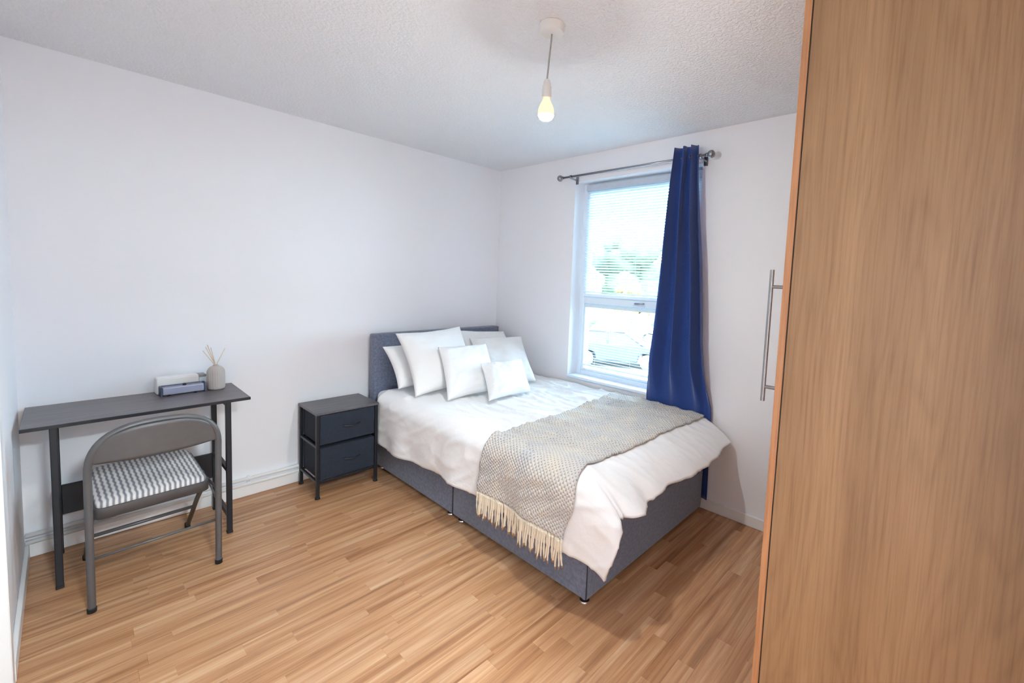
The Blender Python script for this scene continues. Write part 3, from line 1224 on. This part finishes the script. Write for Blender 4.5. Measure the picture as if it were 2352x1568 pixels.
pan = MB()
ol = rrect(SWD + .008, SY0 - .008, SY1 + .008, .03, .06)
va = [pan.bm.verts.new(seat_pt(x, yv, -.002)) for x, yv in ol]
vb = [pan.bm.verts.new(seat_pt(x, yv, -.046)) for x, yv in ol]
pan.bm.faces.new(va)
for i in range(len(va)):
    pan.bm.faces.new((va[i], va[(i + 1) % len(va)], vb[(i + 1) % len(va)], vb[i]))
po = pan.build('seat_pan', 'grey_metal', ch, True, local=True, angle=40)
mod(po, 'SOLIDIFY', thickness=.003, offset=-1)
cu = MB()
levels = [(1.0, -.001), (1.0, .006), (.985, .013), (.95, .019), (.86, .024), (.6, .029), (.3, .031)]
base = rrect(SWD, SY0, SY1, .028, .055)
cyc = (SY0 + SY1) / 2
rings = []
for sc, lf in levels:
    rings.append([cu.bm.verts.new(seat_pt(x * sc, cyc + (yv - cyc) * sc, lf)) for x, yv in base])
for i in range(len(rings) - 1):
    m_ = len(base)
    for k in range(m_):
        cu.bm.faces.new((rings[i][k], rings[i][(k + 1) % m_], rings[i + 1][(k + 1) % m_], rings[i + 1][k]))
cu.bm.faces.new(rings[-1])
cu.build('seat_cushion', 'seat', ch, True, local=True)
# far legs slanting forward under the desk
FH = HWc - .022
for s in (-1, 1):
    MB().tube([(s * FH, .10, .392), (s * FH, .27, .235), (s * FH, .475, .012)], .0105, 12).build('front_leg', 'grey_metal', ch, True, local=True)
    MB().lathe([(.013, .0), (.013, .02), (.0115, .024)], (s * FH, .477, .0005), 16).build('foot_cap', 'rubber', ch, True, local=True)
    MB().box(s * (HWc - .010) - .0015, s * (HWc - .010) + .0015, -.005, .12, .375, .395, .001).build('hinge_bracket', 'grey_metal', ch, local=True)
    MB().tube([(s * (HWc - .005), .005, .33), (s * (HWc - .012), .20, .40)], .004, 8).build('link_rod', 'grey_metal', ch, True, local=True)
MB().tube([(-FH, .33, .172), (FH, .33, .172)], .0085, 10).build('crossbar', 'grey_metal', ch, True, local=True)
MB().tube([(-HWc, -.006, .225), (HWc, -.006, .225)], .0055, 10).build('crossbar', 'grey_metal', ch, True, local=True)

# ------------------------------------------------------------------ things on the desk
GX, GY = -2.325, -.142
cs = thing('desk_case', 'slim grey case with dark ends lying on the desk', 'case', (GX, GY, DTZ), radians(3))
ring = []
MB().box(-.088, .088, -.022, .022, .006, .046, .005, 2).build('body', plain('lavender_grey_metal', srgb(150, 152, 172), .4, .3, var=(20, .04)), cs, local=True)
for s in (-1, 1):
    MB().box(s * .0925 - .0045, s * .0925 + .0045, -.025, .025, .001, .052, .004, 2).build('end_cap', plain('dark_blue_plastic', srgb(62, 66, 88), .5, var=(20, .05)), cs, local=True)
MB().box(-.090, .090, .016, .024, .044, .052, .002).build('back_edge', plain('slate_plastic', srgb(96, 98, 116), .5, var=(20, .05)), cs, local=True)
MB().lathe([(.008, .046), (.009, .050), (.006, .056)], (.006, 0, 0), 16).build('knob', 'rubber', cs, True, local=True)
for fx in (-.06, .05):
    MB().lathe([(.006, 0), (.006, .0065)], (fx, -.014, 0), 12).build('foot', 'rubber', cs, True, local=True)
bxo = thing('storage_box', 'white box with clear end standing behind the grey case', 'box', (-2.325, -.068, DTZ), radians(3))
MB().box(-.105, .075, -.032, .032, .001, .082, .004, 2).build('body', 'white_plastic', bxo, local=True)
MB().box(-.103, .073, -.030, .030, .082, .087, .002).build('lid', 'trim', bxo, local=True)
MB().box(.076, .108, -.030, .030, .001, .070, .003).build('clear_end', 'clear', bxo, local=True)
MB().box(.074, .110, -.031, .031, .070, .083, .003).build('clasp', 'steel', bxo, local=True)

rd = thing('reed_diffuser', 'ribbed beige reed diffuser bottle at the desk end', 'diffuser', (-2.178, -.128, DTZ))
DVH = .118
prof = [(.036, .0005), (.0405, .004), (.042, .012), (.042, .090), (.0405, .104), (.0360, .116), (.0285, .1255), (.019, .131), (.013, .1325), (.0125, .1375), (.008, .1375), (.0075, .126), (.005, .118)]
MB().lathe(prof, (0, 0, 0), 96, mod=lambda a, z: 1 + (.018 * sin(a * 24) if .004 < z < .12 else 0)).build('bottle', plain('ribbed_ceramic', srgb(178, 168, 162), .55, bump=(60, .05, .001), var=(14, .04)), rd, True, local=True, angle=60)
reed_mat = plain('pale_reed', srgb(214, 190, 160), .8, var=(60, .08))
reeds = [(-.056, .010, .222), (-.046, -.012, .244), (-.034, .014, .252), (-.022, -.004, .238), (.045, .006, .226)]
for (rx, ry, rz_) in reeds:
    MB().tube([(-rx * .10, -ry * .1, .120), (rx * .45, ry * .45, (rz_ + .120) / 2), (rx, ry, rz_)], .0017, 6).build('reed', reed_mat, rd, True, local=True)

# ------------------------------------------------------------------ outside the window
GZ = -2.0
MAT['asphalt'] = plain('pale_asphalt', srgb(104, 104, 102), .9, bump=(8, .2, .02), var=(.6, .08))
MAT['grass'] = plain('grass', srgb(150, 178, 110), .95, bump=(6, .4, .05), var=(.8, .15))
g_o = struct(MB().box(1.5, 90, -60, 80, GZ - .3, GZ).build('ground', 'asphalt'), 'pale car park outside the window', 'ground')


def foliage_mat(name, a, b):
    k = NT(name, rough=.9, spec=.1)
    v = k.coords('Object')
    k.l(k.ramp(k.noise(v, 3.2, 5, .7), [(.35, a), (.65, b)]), k.b.inputs['Base Color'])
    k.bump(k.noise(v, 6, 4, .7), .6, .15)
    return k.m


fm = [foliage_mat('light_foliage', srgb(84, 98, 72), srgb(116, 128, 100)), foliage_mat('blue_green_foliage', srgb(82, 100, 86), srgb(112, 126, 112)),
      foliage_mat('autumn_foliage', srgb(122, 96, 60), srgb(140, 120, 82))]
bark = plain('bark', srgb(112, 92, 74), .9, bump=(12, .5, .03), var=(4, .2))


def tree(label, x, y, hgt, rad, mi, seed, group='trees beyond the car park'):
    rnd_ = random.Random(seed)
    t = thing('tree', label, 'tree', (x, y, GZ), 0, group)
    MB().tube([(0, 0, 0), (.1, .05, hgt * .35), (0, .1, hgt * .6)], [.22, .16, .08], 10).build('trunk', bark, t, True, local=True)
    cm = MB()
    for i in range(20):
        b = bmesh.new()
        bmesh.ops.create_icosphere(b, subdivisions=3, radius=1)
        a = rnd_.uniform(0, 2 * pi)
        d = rad * sqrt(rnd_.random()) * .75
        zc = hgt * rnd_.uniform(.3, .86)
        rr = rad * rnd_.uniform(.32, .55)
        for vt in b.verts:
            q = vt.co.copy()
            f_ = 1 + .35 * noise.noise(q * 2.2 + Vector((seed, i, 0))) + .18 * noise.noise(q * 6 + Vector((i, seed, 2)))
            vt.co = Vector((d * cos(a), d * sin(a), zc)) + Vector((q.x, q.y, q.z * .85)) * rr * f_
        cm._merge(b)
    cm.build('crown', fm[mi], t, True, local=True)
    return t


tree('pale green tree seen through the upper blind, nearest the reveal', 25, 20.0, 8.0, 2.6, 1, 3)
tree('broad light green tree in the middle of the window view', 30, 17.2, 8.2, 2.9, 0, 5)
tree('golden tree seen beside the curtain', 25, 14.0, 3.6, 1.3, 2, 8)
tree('tall green tree mostly behind the curtain', 31, 11.2, 7.5, 2.6, 0, 12)
hd = MB()
for i in range(26):
    b = bmesh.new()
    bmesh.ops.create_icosphere(b, subdivisions=3, radius=1)
    for vt in b.verts:
        q = vt.co.copy()
        f_ = 1 + .3 * noise.noise(q * 2.4 + Vector((i, 4, 1))) + .15 * noise.noise(q * 6 + Vector((i, 9, 1)))
        vt.co = Vector((22.5, 6 + i * .7, GZ + .55)) + Vector((q.x * .8, q.y * .75, q.z * .85)) * f_
    hd._merge(b)
hgo = hd.build('hedge', fm[0], None, True)
tag(hgo, 'low green hedge along the far side of the car park', 'hedge')


tyre = plain('washed_out_tyre', srgb(84, 84, 86), .8, var=(4, .1))  # tyre grey lifted, the washed-out brightness outside put into its colour


def car(label, x, y, rz, paint):
    t = thing('car', label, 'car', (x, y, GZ), rz)
    Wc = .86
    body = [(-2.05, .32), (-2.1, .55), (-2.05, .78), (-1.3, .90), (-.9, .95), (1.55, .98), (1.98, .92), (2.08, .6), (2.05, .32),
            (1.62, .30), (1.58, .52), (1.4, .64), (1.2, .66), (1.0, .64), (.84, .52), (.80, .28), (-.84, .28), (-.88, .52), (-1.05, .64), (-1.24, .66), (-1.44, .64), (-1.60, .52), (-1.64, .30)]
    mb = MB().extrude_poly([(a, -Wc, z) for a, z in body], (0, 2 * Wc, 0))
    bo = mb.build('body', paint, t, False, local=True)
    bv = mod(bo, 'BEVEL', width=.05, segments=3, limit_method='ANGLE')
    cab = MB()
    lo = [(-1.05, .9), (1.72, .95)]
    low = [(-1.1, -.80, .90), (1.75, -.80, .95), (1.75, .80, .95), (-1.1, .80, .90)]
    hi = [(-.28, -.60, 1.40), (1.20, -.60, 1.42), (1.20, .60, 1.42), (-.28, .60, 1.40)]
    a_ = [cab.bm.verts.new(p) for p in low]
    b_ = [cab.bm.verts.new(p) for p in hi]
    for i in range(4):
        cab.bm.faces.new((a_[i], a_[(i + 1) % 4], b_[(i + 1) % 4], b_[i]))
    cab.bm.faces.new(b_)
    cab.build('windows', plain('car_glass', srgb(44, 50, 60), .4, var=(2, .05)), t, False, local=True)
    rf = MB().box(-.32, 1.24, -.63, .63, 1.385, 1.45, .03, 3).build('roof', paint, t, True, local=True, angle=40)
    pil = MB()
    for (p, q) in zip(low, hi):
        pil.tube([p, q], .035, 8)
    for s in (-1, 1):
        pil.tube([(.35, s * .81, .92), (.42, s * .61, 1.41)], .03, 8)
    pil.build('pillars', paint, t, True, local=True)
    for wx in (-1.24, 1.2):
        for s in (-1, 1):
            wm = MB()
            wm.tube([(wx, s * .70, .31), (wx, s * .72, .31), (wx, s * .86, .31), (wx, s * .88, .31)], [.27, .31, .31, .27], 24)
            wo = wm.build('wheel', tyre, t, True, local=True, angle=40)
            MB().tube([(wx, s * .872, .31), (wx, s * .886, .31)], [.19, .17], 20).build('hub', 'steel', wo, True, local=True, angle=40)
    for s in (-1, 1):
        MB().box(-2.09, -1.98, s * .62 - .14, s * .62 + .14, .62, .76, .02, 2).build('headlight', 'clear', t, local=True)
    return t


car('silver blue car parked nearest the window', 12.6, 6.9, radians(118), plain('silver_blue_paint', srgb(60, 66, 80), .45, .0, var=(1, .02)))
car('white car parked further away by the hedge', 19.0, 10.4, radians(112), plain('white_paint', srgb(226, 228, 232), .25, var=(1, .02)))
